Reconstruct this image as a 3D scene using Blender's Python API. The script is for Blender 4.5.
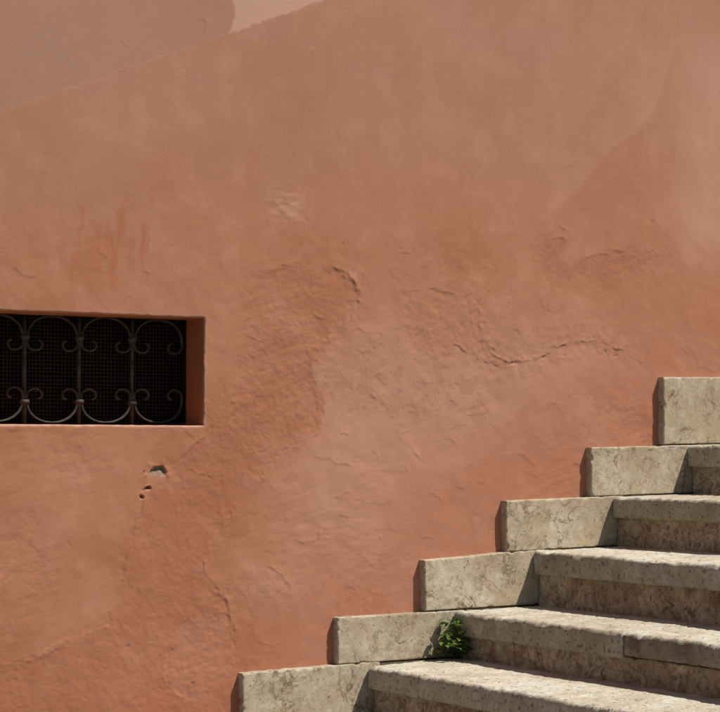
import bpy, bmesh, math, random
import numpy as np

# ------------------------------------------------------------------ reset
for o in list(bpy.data.objects):
    bpy.data.objects.remove(o)
S = bpy.context.scene
COL = S.collection
random.seed(4)

# ------------------------------------------------------------------ camera
F_PX, YAW, PITCH = 2050.0, 30.8, 2.62        # focal length in photo pixels, degrees right of the wall normal, degrees up
CAM_Y, CAM_Z = 5.4, 1.55                     # metres from the wall, eye height over the street
CX, CY = 360.0, 356.0
_p, _q = math.radians(YAW), math.radians(PITCH)
FW = np.array([math.sin(_p)*math.cos(_q), math.cos(_p)*math.cos(_q), math.sin(_q)])
RT = np.array([math.cos(_p), -math.sin(_p), 0.0])
UP = np.cross(RT, FW)
CAM = np.array([0.0, -CAM_Y, CAM_Z])
cd = bpy.data.cameras.new('camera')
cam = bpy.data.objects.new('camera', cd)
COL.objects.link(cam)
cam.location = CAM
cam.rotation_euler = (math.radians(90+PITCH), 0, -math.radians(YAW))
cd.sensor_width = 36.0
cd.lens = F_PX/720.0*36.0
cd.clip_start, cd.clip_end = 0.05, 500
S.camera = cam

# ------------------------------------------------------------------ daylight
SUN = np.array([-0.42, 0.48, -1.0]); SUN = SUN/np.linalg.norm(SUN)      # direction the light travels
elev = math.asin(-SUN[2])
azim = math.atan2(-SUN[0], -SUN[1])                                     # from +y towards +x
w = bpy.data.worlds.new('World'); S.world = w; w.use_nodes = True
nt = w.node_tree; nt.nodes.clear()
sky = nt.nodes.new('ShaderNodeTexSky'); sky.sky_type = 'NISHITA'; sky.sun_disc = False
sky.sun_elevation = elev; sky.sun_rotation = azim
bg = nt.nodes.new('ShaderNodeBackground'); bg.inputs[1].default_value = 0.055
wo = nt.nodes.new('ShaderNodeOutputWorld')
nt.links.new(sky.outputs[0], bg.inputs[0]); nt.links.new(bg.outputs[0], wo.inputs[0])
ld = bpy.data.lights.new('sun', 'SUN'); ld.energy = 4.6; ld.angle = math.radians(0.53); ld.color = (1.0, 0.955, 0.87)
sun = bpy.data.objects.new('sun', ld); COL.objects.link(sun)
from mathutils import Vector
sun.rotation_euler = Vector(SUN).to_track_quat('-Z', 'Y').to_euler()
sun.location = (4, -6, 9)
vs = S.view_settings
vs.view_transform = 'Standard'; vs.look = 'None'; vs.gamma = 1.0; vs.exposure = 0.36; vs.use_curve_mapping = False

# ------------------------------------------------------------------ helpers
def hit(u, v, y=0.0):
    """photo pixel -> point on the vertical plane y (the wall is y = 0)"""
    d = FW + RT*(u-CX)/F_PX + UP*(CY-v)/F_PX
    return CAM + d*((y-CAM[1])/d[1])

def project(P):
    d = P - CAM
    z = d@FW
    return CX + F_PX*(d@RT)/z, CY - F_PX*(d@UP)/z

def _hash(ix, iy, iz, seed):
    h = (ix.astype(np.uint32)*np.uint32(374761393) + iy.astype(np.uint32)*np.uint32(668265263)
         + iz.astype(np.uint32)*np.uint32(2147483647) + np.uint32((seed*974634777) & 0xffffffff))
    h = (h ^ (h >> np.uint32(13)))*np.uint32(1274126177)
    h = h ^ (h >> np.uint32(16))
    return h.astype(np.float32)/np.float32(4294967295.0)

def vnoise(x, y, z=None, seed=0):
    """smooth value noise, -1 .. 1"""
    x = np.asarray(x, np.float32); y = np.asarray(y, np.float32)
    fx, fy = np.floor(x), np.floor(y)
    ix, iy = fx.astype(np.int64), fy.astype(np.int64)
    tx, ty = x-fx, y-fy
    sx, sy = tx*tx*tx*(tx*(tx*6-15)+10), ty*ty*ty*(ty*(ty*6-15)+10)
    def plane(iz):
        a = _hash(ix, iy, iz, seed); b = _hash(ix+1, iy, iz, seed)
        c = _hash(ix, iy+1, iz, seed); d = _hash(ix+1, iy+1, iz, seed)
        return (a*(1-sx)+b*sx)*(1-sy) + (c*(1-sx)+d*sx)*sy
    if z is None:                                           # gradient noise in the plane
        z0 = np.zeros_like(ix); r = 0
        for ox, oy, wgt in ((0, 0, (1-sx)*(1-sy)), (1, 0, sx*(1-sy)), (0, 1, (1-sx)*sy), (1, 1, sx*sy)):
            a = _hash(ix+ox, iy+oy, z0, seed)*np.float32(6.2832)
            r = r + wgt*(np.cos(a)*(tx-ox)+np.sin(a)*(ty-oy))
        return r*np.float32(1.5)
    z = np.asarray(z, np.float32); fz = np.floor(z); iz = fz.astype(np.int64); tz = z-fz
    sz = tz*tz*tz*(tz*(tz*6-15)+10)
    return (plane(iz)*(1-sz)+plane(iz+1)*sz)*2-1

def fbm(x, y, z=None, seed=0, octv=3, gain=0.5):
    r = 0; a = 1.0; n = 0
    for k in range(octv):
        f = 2.03**k
        if z is None: xx, yy, f = x*(0.82-0.1*k)-y*(0.57+0.1*k), x*(0.57+0.1*k)+y*(0.82-0.1*k), f
        else: xx, yy = x, y
        r = r + a*vnoise(xx*f+k*7.3, yy*f-k*3.1, None if z is None else z*f+k*1.7, seed+k*11)
        n += a; a *= gain
    return r/n

def smooth(a, b, x):
    t = np.clip((x-a)/(b-a), 0, 1)
    return t*t*(3-2*t)

def polydist(u, v, pts, closed=False):
    """distance to a polyline, side (+ on the right of travel) and position along it 0..1"""
    best = np.full(u.shape, 1e9, np.float32); side = np.zeros_like(best); par = np.zeros_like(best)
    P = [np.array(p, float) for p in pts]
    if closed: P = P + [P[0]]
    n = len(P)-1
    for i in range(n):
        a, b = P[i], P[i+1]; e = b-a; L2 = e@e
        t = np.clip(((u-a[0])*e[0]+(v-a[1])*e[1])/L2, 0, 1)
        dx, dy = u-a[0]-t*e[0], v-a[1]-t*e[1]
        d = np.sqrt(dx*dx+dy*dy)
        m = d < best
        best[m] = d[m]; side[m] = np.sign(e[0]*dy-e[1]*dx)[m]; par[m] = ((i+t)/n)[m]
    return best, side, par

def polymask(u, v, pts, soft=3.0):
    """soft inside mask of a closed polygon"""
    inside = np.zeros(u.shape, bool)
    n = len(pts)
    for i in range(n):
        (x1, y1), (x2, y2) = pts[i], pts[(i+1) % n]
        if y1 == y2: continue
        c = ((y1 > v) != (y2 > v)) & (u < (x2-x1)*(v-y1)/(y2-y1)+x1)
        inside ^= c
    d, _, _ = polydist(u, v, pts, True)
    sd = np.where(inside, d, -d)
    return smooth(-soft, soft, sd), sd

def mesh_np(name, V, Fq, mat, parent=None, smooth_shade=True, attrs=None):
    """V (n,3), Fq list of quads (m,4) -> mesh object"""
    V = np.ascontiguousarray(V, np.float32); Fq = np.ascontiguousarray(Fq, np.int32)
    me = bpy.data.meshes.new(name)
    me.vertices.add(len(V)); me.vertices.foreach_set('co', V.ravel())
    me.loops.add(Fq.size); me.loops.foreach_set('vertex_index', Fq.ravel())
    me.polygons.add(len(Fq))
    me.polygons.foreach_set('loop_start', np.arange(0, Fq.size, 4, dtype=np.int32))
    me.update(calc_edges=True)
    if smooth_shade:
        me.polygons.foreach_set('use_smooth', np.ones(len(Fq), bool))
    if attrs:
        for k, a in attrs.items():
            at = me.attributes.new(k, 'FLOAT_COLOR', 'POINT')
            at.data.foreach_set('color', np.ascontiguousarray(a, np.float32).ravel())
    me.materials.append(mat)
    me.validate()
    o = bpy.data.objects.new(name, me); COL.objects.link(o)
    if parent: attach(o, parent)
    return o

def attach(o, parent):
    o.parent = parent
    o.matrix_parent_inverse = parent_world(parent).inverted()

def parent_world(p):
    from mathutils import Matrix
    m = Matrix.Translation(p.location)
    if p.parent: m = parent_world(p.parent) @ p.matrix_parent_inverse @ m
    return m

def mesh_bm(name, bm, mat, parent=None, smooth_shade=False):
    me = bpy.data.meshes.new(name); bm.normal_update(); bm.to_mesh(me); bm.free()
    if smooth_shade:
        for p in me.polygons: p.use_smooth = True
    me.materials.append(mat)
    o = bpy.data.objects.new(name, me); COL.objects.link(o)
    if parent: attach(o, parent)
    return o

def thing(name, label, cat, loc=(0, 0, 0), group=None):
    o = bpy.data.objects.new(name, None); COL.objects.link(o)
    o.empty_display_size = 0.1; o.location = loc
    o['label'] = label; o['category'] = cat
    if group: o['group'] = group
    return o

def bm_box(bm, a, b):
    g = bmesh.ops.create_cube(bm, size=1.0)
    for v in g['verts']:
        v.co = Vector([(a[i]+b[i])/2 + v.co[i]*(b[i]-a[i]) for i in range(3)])
    return g['verts']

# ------------------------------------------------------------------ materials
class NT:
    def __init__(s, name):
        s.m = bpy.data.materials.new(name); s.m.use_nodes = True
        s.t = s.m.node_tree; s.b = s.t.nodes['Principled BSDF']
        s.b.inputs['Specular IOR Level'].default_value = 0.25
    def n(s, kind, **kw):
        x = s.t.nodes.new(kind)
        for k, v in kw.items():
            if k.startswith('i_'): x.inputs[k[2:].replace('_', ' ')].default_value = v
            else: setattr(x, k, v)
        return x
    def l(s, a, b): s.t.links.new(a, b)
    def noise(s, vec, scale, detail=4, rough=0.55, dist=0.0):
        x = s.n('ShaderNodeTexNoise'); s.l(vec, x.inputs['Vector'])
        x.inputs['Scale'].default_value = scale; x.inputs['Detail'].default_value = detail
        x.inputs['Roughness'].default_value = rough; x.inputs['Distortion'].default_value = dist
        return x.outputs['Fac']
    def ramp(s, fac, stops):
        x = s.n('ShaderNodeValToRGB'); s.l(fac, x.inputs[0]); e = x.color_ramp.elements
        while len(e) < len(stops): e.new(0.5)
        for i, (p, c) in enumerate(stops):
            e[i].position = p; e[i].color = (c if len(c) == 4 else (*c, 1)) if hasattr(c, '__len__') else (c, c, c, 1)
        return x.outputs[0]
    def mix(s, fac, a, b, mode='MIX'):
        x = s.n('ShaderNodeMix', data_type='RGBA', blend_type=mode)
        for sock, v in ((x.inputs[0], fac), (x.inputs[6], a), (x.inputs[7], b)):
            if hasattr(v, 'is_output'): s.l(v, sock)
            elif hasattr(v, '__len__'): sock.default_value = (*v, 1) if len(v) == 3 else v
            else: sock.default_value = v
        return x.outputs[2]
    def math(s, op, a, b=None, clamp=False):
        x = s.n('ShaderNodeMath', operation=op, use_clamp=clamp)
        for i, v in enumerate((a, b)):
            if v is None: continue
            if hasattr(v, 'is_output'): s.l(v, x.inputs[i])
            else: x.inputs[i].default_value = v
        return x.outputs[0]
    def bump(s, h, strength, dist, prev=None):
        x = s.n('ShaderNodeBump'); s.l(h, x.inputs['Height'])
        x.inputs['Strength'].default_value = strength; x.inputs['Distance'].default_value = dist
        if prev is not None: s.l(prev, x.inputs['Normal'])
        return x.outputs['Normal']

def coords(m, scale=(1, 1, 1)):
    tc = m.n('ShaderNodeTexCoord'); mp = m.n('ShaderNodeMapping'); mp.inputs['Scale'].default_value = scale
    m.l(tc.outputs['Object'], mp.inputs[0])
    return mp.outputs[0]

def mat_plaster():
    m = NT('painted_plaster'); P = coords(m)
    a1 = m.n('ShaderNodeAttribute', attribute_name='paint')
    fine = m.noise(P, 110, 4, 0.65)
    c = m.mix(m.math('MULTIPLY', m.ramp(fine, [(0.28, 1.0), (0.46, 0.0)]), 0.13), a1.outputs['Color'], (0.20, 0.082, 0.048))
    c = m.mix(m.math('MULTIPLY', m.ramp(fine, [(0.55, 0.0), (0.72, 1.0)]), 0.10), c, (0.46, 0.25, 0.175))
    m.l(c, m.b.inputs['Base Color']); m.b.inputs['Roughness'].default_value = 0.92
    m.b.inputs['Specular IOR Level'].default_value = 0.12
    m.l(m.bump(m.noise(P, 190, 4, 0.7), 0.27, 0.0022), m.b.inputs['Normal'])
    return m.m

def mat_stone(name, base, pale, vein, stain, stain_amt, vein_amt=0.8, bump=0.5, vs=1.0, grime_shade=False, pitty=0.0):
    """nodular cream limestone with brown seams"""
    m = NT(name); P0 = coords(m)
    oi = m.n('ShaderNodeObjectInfo'); off = m.n('ShaderNodeVectorMath', operation='MULTIPLY_ADD')
    m.l(P0, off.inputs[0]); off.inputs[1].default_value = (1, 1, 1)
    cmb = m.n('ShaderNodeCombineXYZ')
    for i, k in enumerate((37.0, 19.0, 53.0)): m.l(m.math('MULTIPLY', oi.outputs['Random'], k), cmb.inputs[i])
    m.l(cmb.outputs[0], off.inputs[2]); P = off.outputs[0]
    big = m.noise(P, 6, 4, 0.6, 0.5); mid = m.noise(P, 30, 6, 0.75, 0.4); fine = m.noise(P, 170, 3, 0.65)
    c = m.mix(m.ramp(mid, [(0.36, 0.0), (0.64, 1.0)]), base, pale)
    c = m.mix(m.math('MULTIPLY', m.ramp(big, [(0.42, 0.0), (0.60, 1.0)]), 0.60), c, (base[0]*0.86, base[1]*0.78, base[2]*0.66))
    # meandering brown seams that come and go
    v1 = m.ramp(m.noise(P, 6.5*vs, 5, 0.64, 0.7), [(0.474, 0.0), (0.494, 1.0), (0.506, 1.0), (0.528, 0.0)])
    v2 = m.ramp(m.noise(P, 14*vs, 5, 0.64, 0.5), [(0.474, 0.0), (0.496, 1.0), (0.504, 1.0), (0.526, 0.0)])
    gate = m.ramp(m.noise(P, 13, 3, 0.6), [(0.40, 0.08), (0.62, 1.0)])
    c = m.mix(m.math('MULTIPLY', m.math('MULTIPLY', v1, gate), vein_amt), c, vein)
    c = m.mix(m.math('MULTIPLY', m.math('MULTIPLY', v2, gate), vein_amt*0.7), c, vein)
    c = m.mix(m.math('MULTIPLY', m.ramp(m.noise(P, 15, 5, 0.7, 1.0), [(0.50, 0.0), (0.66, 1.0)]), stain_amt), c, stain)
    c = m.mix(m.math('MULTIPLY', m.ramp(fine, [(0.34, 1.0), (0.50, 0.0)]), 0.26), c, (vein[0]*0.9, vein[1]*0.9, vein[2]*0.9))
    pits = m.ramp(m.noise(P, 75, 2, 0.6), [(0.27+pitty, 1.0), (0.35+pitty, 0.0)])
    c = m.mix(m.math('MULTIPLY', pits, 0.7), c, (0.06, 0.045, 0.03))
    c = m.mix(1.0, c, m.ramp(oi.outputs['Random'], [(0.0, (0.90, 0.89, 0.87)), (0.5, (0.99, 0.98, 0.96)), (1.0, (1.06, 1.06, 1.06))]), 'MULTIPLY')
    if grime_shade:                                                  # foot-clean tops, grimy street-side edges with shade painted in
        ga = m.n('ShaderNodeAttribute', attribute_name='grime_shade')
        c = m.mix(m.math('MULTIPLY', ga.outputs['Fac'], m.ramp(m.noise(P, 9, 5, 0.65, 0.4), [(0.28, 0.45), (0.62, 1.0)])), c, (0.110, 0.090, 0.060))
    m.l(c, m.b.inputs['Base Color']); m.b.inputs['Roughness'].default_value = 0.8
    h = m.math('ADD', m.math('MULTIPLY', fine, 0.6), m.math('MULTIPLY', pits, -0.7))
    n1 = m.bump(h, bump, 0.002)
    n2 = m.bump(mid, bump*0.5, 0.004, n1)
    m.l(n2, m.b.inputs['Normal'])
    return m.m

def mat_simple(name, c1, c2, scale, rough, metal=0.0, bump=0.3, bd=0.001):
    m = NT(name); P = coords(m)
    f = m.noise(P, scale, 5, 0.6, 0.3)
    m.l(m.mix(m.ramp(f, [(0.35, 0.0), (0.65, 1.0)]), c1, c2), m.b.inputs['Base Color'])
    m.b.inputs['Roughness'].default_value = rough; m.b.inputs['Metallic'].default_value = metal
    m.l(m.bump(f, bump, bd), m.b.inputs['Normal'])
    return m.m

def mat_leaf():
    m = NT('weed_leaf'); P = coords(m)
    f = m.noise(P, 55, 3, 0.6)
    c = m.mix(m.ramp(f, [(0.35, 0.0), (0.65, 1.0)]), (0.060, 0.120, 0.020), (0.170, 0.250, 0.052))
    m.l(c, m.b.inputs['Base Color']); m.b.inputs['Roughness'].default_value = 0.5
    tr = m.n('ShaderNodeBsdfTranslucent'); m.l(c, tr.inputs[0])
    mx = m.n('ShaderNodeMixShader'); mx.inputs[0].default_value = 0.3
    m.l(m.b.outputs[0], mx.inputs[1]); m.l(tr.outputs[0], mx.inputs[2])
    m.l(mx.outputs[0], m.t.nodes['Material Output'].inputs[0])
    return m.m

M_PLASTER = mat_plaster()
M_SLAB = mat_stone('skirting_limestone', (0.355, 0.296, 0.208), (0.512, 0.450, 0.350), (0.165, 0.115, 0.068), (0.420, 0.300, 0.195), 0.50, 0.90, 0.40, 1.15)
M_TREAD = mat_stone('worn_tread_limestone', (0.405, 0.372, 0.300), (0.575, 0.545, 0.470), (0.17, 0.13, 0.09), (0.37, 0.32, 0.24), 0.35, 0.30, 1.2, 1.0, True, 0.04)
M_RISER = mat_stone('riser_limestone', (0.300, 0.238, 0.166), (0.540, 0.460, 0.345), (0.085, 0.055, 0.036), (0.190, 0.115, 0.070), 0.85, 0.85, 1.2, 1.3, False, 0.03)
M_CORE = mat_simple('old_mortar', (0.10, 0.075, 0.05), (0.15, 0.115, 0.08), 30, 0.95, bump=0.6, bd=0.004)
M_IRON = mat_simple('painted_iron', (0.028, 0.024, 0.018), (0.075, 0.066, 0.050), 45, 0.65, 0.1)
M_WIRE = mat_simple('rusty_wire', (0.034, 0.016, 0.011), (0.052, 0.025, 0.016), 60, 0.8, 0.2)
M_DARK = mat_simple('dark_plaster', (0.030, 0.016, 0.012), (0.042, 0.024, 0.017), 12, 0.95)  # near-black plaster lining the room behind the opening
M_LEAF = mat_leaf()
M_STEM = mat_simple('weed_stem', (0.10, 0.12, 0.035), (0.16, 0.09, 0.045), 60, 0.6)
M_PAVE = mat_simple('street_paving', (0.085, 0.078, 0.068), (0.125, 0.115, 0.100), 3, 0.9, bump=0.5, bd=0.01)

# ------------------------------------------------------------------ ground
bm = bmesh.new()
gv = [bm.verts.new(p) for p in ((-60, -60, 0), (60, -60, 0), (60, 60, 0), (-60, 60, 0))]
bm.faces.new(gv)
g = mesh_bm('pavement', bm, M_PAVE); g['kind'] = 'structure'

# ------------------------------------------------------------------ plaster wall
WX1 = hit(204, 371)[0]
PITCH_BAR = hit(132, 370, 0.130)[0] - hit(79, 370, 0.130)[0]
BAR0 = hit(132, 370, 0.130)[0]                              # rightmost visible bar
WX0 = BAR0 - 6.35*PITCH_BAR
WZ0, WZ1 = hit(204, 425.6)[2], hit(204, 317.8)[2]
# recess depth from the visible jamb: the pane plane meets the jamb at pixel 186
lo, hi = 0.02, 0.6
for _ in range(40):
    md = (lo+hi)/2
    if project(np.array([WX1, md, (WZ0+WZ1)/2]))[0] > 186: lo = md
    else: hi = md
RECESS = lo

def axis(lo, hi, step, far_lo, far_hi, must):
    a = list(np.arange(lo, hi, step))
    s = step; x = lo
    while x > far_lo: s = min(s*1.25, 0.012 if lo-x < 1.2 else 0.25); x = max(x-s, far_lo); a.insert(0, x)
    s = step; x = a[-1]
    while x < far_hi: s = min(s*1.25, 0.012 if x-hi < 0.6 else 0.25); x = min(x+s, far_hi); a.append(x)
    a = np.array(a)
    for mval in must: a[np.argmin(abs(a-mval))] = mval
    return a
STEP = 0.0029
vx0 = hit(0, 356)[0]; vx1 = hit(720, 356)[0]
vz0 = min(hit(0, 712)[2], hit(720, 712)[2]); vz1 = max(hit(0, 0)[2], hit(720, 0)[2])
xs = axis(vx0-0.08, vx1+0.12, STEP, -5.0, 11.0, (WX0, WX1))
zs = axis(vz0+0.10, vz1+0.06, STEP, 0.0, 5.6, (WZ0, WZ1))
GX, GZ = np.meshgrid(xs, zs)
nx, nz = len(xs), len(zs)
X, Z = GX.ravel(), GZ.ravel()
U, V = project(np.stack([X, np.zeros_like(X), Z], 1))
# outside the photograph the projected map folds behind the camera; keep the features local
ok = (U > -300) & (U < 1100) & (V > -400) & (V < 1100)
U = np.where(ok, U, -900.0).astype(np.float32); V = np.where(ok, V, -900.0).astype(np.float32)
# ragged outlines
wu = U + 17*fbm(X*8, Z*8, seed=3, octv=6, gain=0.66); wv = V + 17*fbm(X*8+40, Z*8, seed=5, octv=6, gain=0.66)
su = U + 6.0*fbm(X*17, Z*17, seed=8, octv=5, gain=0.62); sv = V + 6.0*fbm(X*17+9, Z*17, seed=9, octv=5, gain=0.62)

H = np.zeros_like(X, dtype=np.float32)                      # relief, metres towards the street
H += 0.0050*fbm(X*1.7, Z*1.7, seed=21, octv=2)
H += 0.0026*fbm(X*6.5, Z*6.5, seed=22, octv=3)*smooth(60, 330, V)
H += 0.0006*fbm(X*15, Z*15, seed=22, octv=2)*smooth(80, 350, V)
trow = smooth(-0.1, 0.35, fbm(X*2.6, Z*2.6, seed=19, octv=2))*smooth(120, 380, V)
H += 0.0012*trow*fbm(X*9+Z*16+2*vnoise(X*4, Z*4, seed=2), Z*34-X*12, seed=23, octv=3)          # trowel sweeps
H += 0.00018*fbm(X*95, Z*95, seed=24, octv=2)

# bared, rougher coat that runs from the middle of the wall down to the lower left
dark_poly = [(255, 280), (300, 262), (345, 270), (360, 300), (350, 322), (322, 345), (312, 370), (320, 400), (316, 430), (280, 455), (255, 480),
             (232, 520), (208, 555), (203, 575), (225, 600), (236, 640), (240, 760), (-80, 760), (-80, 685), (0, 665), (45, 653), (85, 632), (110, 615),
             (125, 560), (138, 510), (160, 470), (205, 440), (225, 400), (243, 345), (250, 305)]
mk_dark, sd_dark = polymask(wu, wv, dark_poly, 3)
soft_dark = smooth(-26, 26, sd_dark); gone = smooth(-0.15, 0.25, fbm(X*5.5, Z*5.5, seed=34, octv=3))
mk_dark = mk_dark*gone + soft_dark*(1-gone)                # in places the edge is feathered out
rough = fbm(X*60, Z*60, seed=31, octv=3, gain=0.6)
H += mk_dark*(-0.0010 + 0.0010*rough + 0.0008*fbm(X*22, Z*22, seed=32, octv=2))
H += 0.0013*gone*np.exp(-(sd_dark/2.0)**2)*(0.4+0.6*np.clip(vnoise(X*25, Z*25, seed=33)+0.3, 0, 1))
rough_poly = [(533, 250), (545, 240), (562, 240), (573, 262), (592, 256), (612, 250), (640, 252), (690, 252), (700, 300), (690, 330), (640, 318),
              (600, 318), (560, 322), (545, 305), (548, 290), (540, 270)]
mk_rough, sd_rough = polymask(0.4*wu+0.6*su, 0.4*wv+0.6*sv, rough_poly, 1.6)
brk = smooth(-0.2, 0.2, fbm(X*9, Z*9, seed=37, octv=3)); fade = smooth(318, 262, V)*smooth(700, 640, U)
mk_rough = (mk_rough*brk + smooth(-16, 14, sd_rough)*(1-brk))*fade
H += mk_rough*(-0.0012+0.0009*rough) + 0.0010*fade*brk*np.exp(-(sd_rough/2.2)**2)*np.clip(vnoise(X*30, Z*30, seed=35)+0.2, 0, 1)
mid_poly = [(400, 293), (470, 293), (480, 312), (484, 338), (500, 360), (480, 365), (455, 355), (430, 360), (405, 340)]
mk_mid, sd_mid = polymask(wu, wv, mid_poly, 16)
H += mk_mid*(0.0009*rough + 0.0017*fbm(X*26, Z*26, seed=36, octv=3))
oval = [(200, 618), (228, 618), (236, 645), (228, 680), (205, 703), (180, 705), (164, 688), (166, 655), (182, 630)]
mk_oval, sd_oval = polymask(wu, wv, oval, 4)
H += mk_oval*0.0014*smooth(0, 30, sd_oval)
lump = np.exp(-(((U-268)/30)**2+((V-585)/24)**2)); H += 0.0035*lump*(1+0.4*fbm(X*30, Z*30, seed=41))
scar = np.exp(-(((U-287)/20)**2+((V-205)/20)**2)); H += 0.0018*scar*fbm(X*30, Z*55, seed=43, octv=3)

crackdirt = np.zeros_like(H)
def ridge(pts, lip, lipw, step, fall, crack=0.0, cw=1.2, noisy=0.6, gain=0.85):
    """lip = raised bead, step = side of travel that stands proud, crack = groove"""
    pu = [p[0] for p in pts]; pv = [p[1] for p in pts]; R = fall*3.5+12
    sel = np.nonzero((U > min(pu)-R) & (U < max(pu)+R) & (V > min(pv)-R) & (V < max(pv)+R))[0]
    d, s, t = polydist(su[sel], sv[sel], pts)
    end = smooth(0, 0.10, t)*smooth(0, 0.10, 1-t)
    x_, z_ = X[sel], Z[sel]
    br = np.clip(0.55+noisy*fbm(x_*30, z_*30, seed=51+len(pts), octv=3)*2.4, 0, 1.5)
    H[sel] += gain*end*br*(1.25*lip*np.exp(-(d/(0.5*lipw))**2) + step*0.5*np.tanh(s*d/0.7)*np.exp(-d/fall))
    if crack:
        g = end*np.clip(br*1.7-0.55, 0, 1)*np.exp(-(d/(0.66*cw))**2)
        H[sel] -= 1.25*gain*crack*g
        crackdirt[sel] = np.maximum(crackdirt[sel], g*min(1, crack/0.003))

# proud flap of plaster right of the middle (its lower lip throws the shade line)
ridge([(476, 300), (480, 318), (483, 338), (496, 356), (512, 364), (535, 358), (556, 348), (574, 340), (598, 342), (622, 350), (652, 366)], 0.0012, 2.6, -0.0034, 18, noisy=0.75)
ridge([(398, 293), (425, 291), (450, 294), (478, 292)], 0.0008, 2.0, -0.0015, 12, 0.0016, 1.1)
ridge([(470, 295), (478, 305), (481, 325), (485, 340)], 0.0004, 2, 0.0024, 10, 0.0034, 1.3, 0.4)
ridge([(448, 349), (458, 346), (466, 354), (476, 356), (486, 362), (502, 366)], 0.001, 2, -0.0018, 8, 0.0024, 1.2)
ridge([(454, 300), (460, 318), (457, 332), (464, 345)], 0.0004, 1.6, 0.0012, 6, 0.0016, 0.9)
ridge([(484, 338), (476, 350), (478, 362)], 0.0004, 1.6, 0.0010, 6, 0.0018, 0.9)
ridge([(512, 364), (520, 372), (534, 374)], 0.0004, 1.6, 0.0010, 6, 0.0014, 0.9)
ridge([(556, 348), (566, 356), (586, 352)], 0.0004, 1.6, 0.0010, 6, 0.0012, 0.9)
ridge([(430, 300), (436, 322), (428, 340), (436, 352)], 0.0006, 1.8, 0.0012, 7, 0.0010, 0.9)
ridge([(536, 262), (541, 280), (548, 292), (545, 318)], 0.0006, 1.8, 0.0016, 8, 0.0014, 1.0)
ridge([(590, 257), (606, 251), (614, 256), (640, 252), (664, 254), (684, 262)], 0.0006, 1.8, 0.0016, 8, 0.0014, 1.0)
ridge([(484, 340), (496, 352), (505, 365), (520, 366)], 0.0, 2, 0.002, 8, 0.0025, 1.3)
ridge([(603, 346), (608, 358), (614, 360), (622, 354)], 0.0006, 2, 0.0015, 6, 0.0025, 1.2)
ridge([(500, 360), (520, 345), (545, 350)], 0.0008, 2, 0.001, 6, 0.0015, 1.2)
ridge([(505, 290), (508, 300), (506, 310)], 0.0006, 2, 0.0015, 6, 0.002, 1.2)
# edges of the bared coat
ridge([(318, 263), (338, 268), (352, 280), (359, 300), (350, 318), (338, 332), (322, 342), (305, 347)], 0.0012, 2.5, -0.0030, 14, 0.0012, 1.2)
ridge([(305, 347), (312, 360), (310, 378), (318, 395), (316, 415), (319, 432)], 0.0012, 2.2, -0.0020, 12, 0.0012, 1.2)
ridge([(300, 440), (280, 452), (265, 470), (258, 480)], 0.0008, 2.2, -0.0025, 12, 0.0018, 1.3)
ridge([(240, 500), (228, 520), (205, 552), (202, 572), (222, 592), (232, 618), (238, 640)], 0.0010, 2.2, -0.0028, 14, 0.0016, 1.3)
ridge([(256, 278), (252, 296), (253, 312), (245, 330)], 0.0008, 2, 0.0018, 10, 0.0010, 1.2)
ridge([(205, 445), (185, 460), (160, 472), (146, 490), (140, 510), (132, 540), (124, 560), (121, 590)], 0.0014, 2.6, -0.0026, 14, 0.0012, 1.3)
ridge([(110, 612), (112, 625), (85, 632), (60, 643), (40, 655), (22, 664), (0, 665)], 0.0012, 2.6, -0.0024, 14, 0.0008, 1.2)
ridge([(210, 614), (228, 626), (234, 645), (236, 662)], 0.0010, 2.0, 0.0025, 10, 0.0020, 1.3)
ridge([(165, 650), (164, 680), (176, 692), (196, 706)], 0.0010, 2.4, 0.0022, 10)
# smaller trowel nicks and scratches of the smooth coat
for pts, a in [([(314, 457), (335, 463), (350, 465)], .0022), ([(372, 468), (395, 472), (412, 473)], .0012), ([(334, 497), (352, 494)], .0014),
               ([(340, 510), (320, 505)], .0010), ([(292, 541), (312, 543), (330, 537)], .0016), ([(262, 548), (275, 555)], .0016),
               ([(264, 565), (282, 575), (290, 590)], .0024), ([(345, 588), (360, 590)], .0012), ([(375, 530), (400, 533)], .0011),
               ([(368, 505), (390, 503)], .0010), ([(315, 520), (330, 530)], .0010), ([(516, 452), (530, 460), (534, 468)], .0020),
               ([(540, 410), (556, 404)], .0013), ([(552, 432), (580, 436)], .0010), ([(440, 432), (470, 424)], .0009), ([(395, 430), (420, 460)], .0012),
               ([(380, 400), (395, 415)], .0012), ([(345, 300), (362, 300)], .0018), ([(415, 385), (450, 380)], .0008), ([(240, 535), (262, 528)], .0008),
               ([(242, 590), (250, 610), (256, 640)], .0014), ([(255, 640), (272, 646), (290, 640)], .0012), ([(560, 175), (590, 150)], .0010),
               ([(14, 268), (28, 276), (36, 274)], .0016), ([(120, 40), (128, 48)], .0009), ([(205, 18), (209, 38)], .0016), ([(118, 70), (128, 66)], .0014),
               ([(280, 215), (296, 222)], .0014), ([(15, 620), (40, 610)], .0007), ([(150, 620), (165, 660)], .0006), ([(690, 345), (700, 368), (720, 372)], .0014)]:
    ridge(pts, a*0.9, 2.2, -a, 9, a*0.9, 1.2, 0.2)
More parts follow.
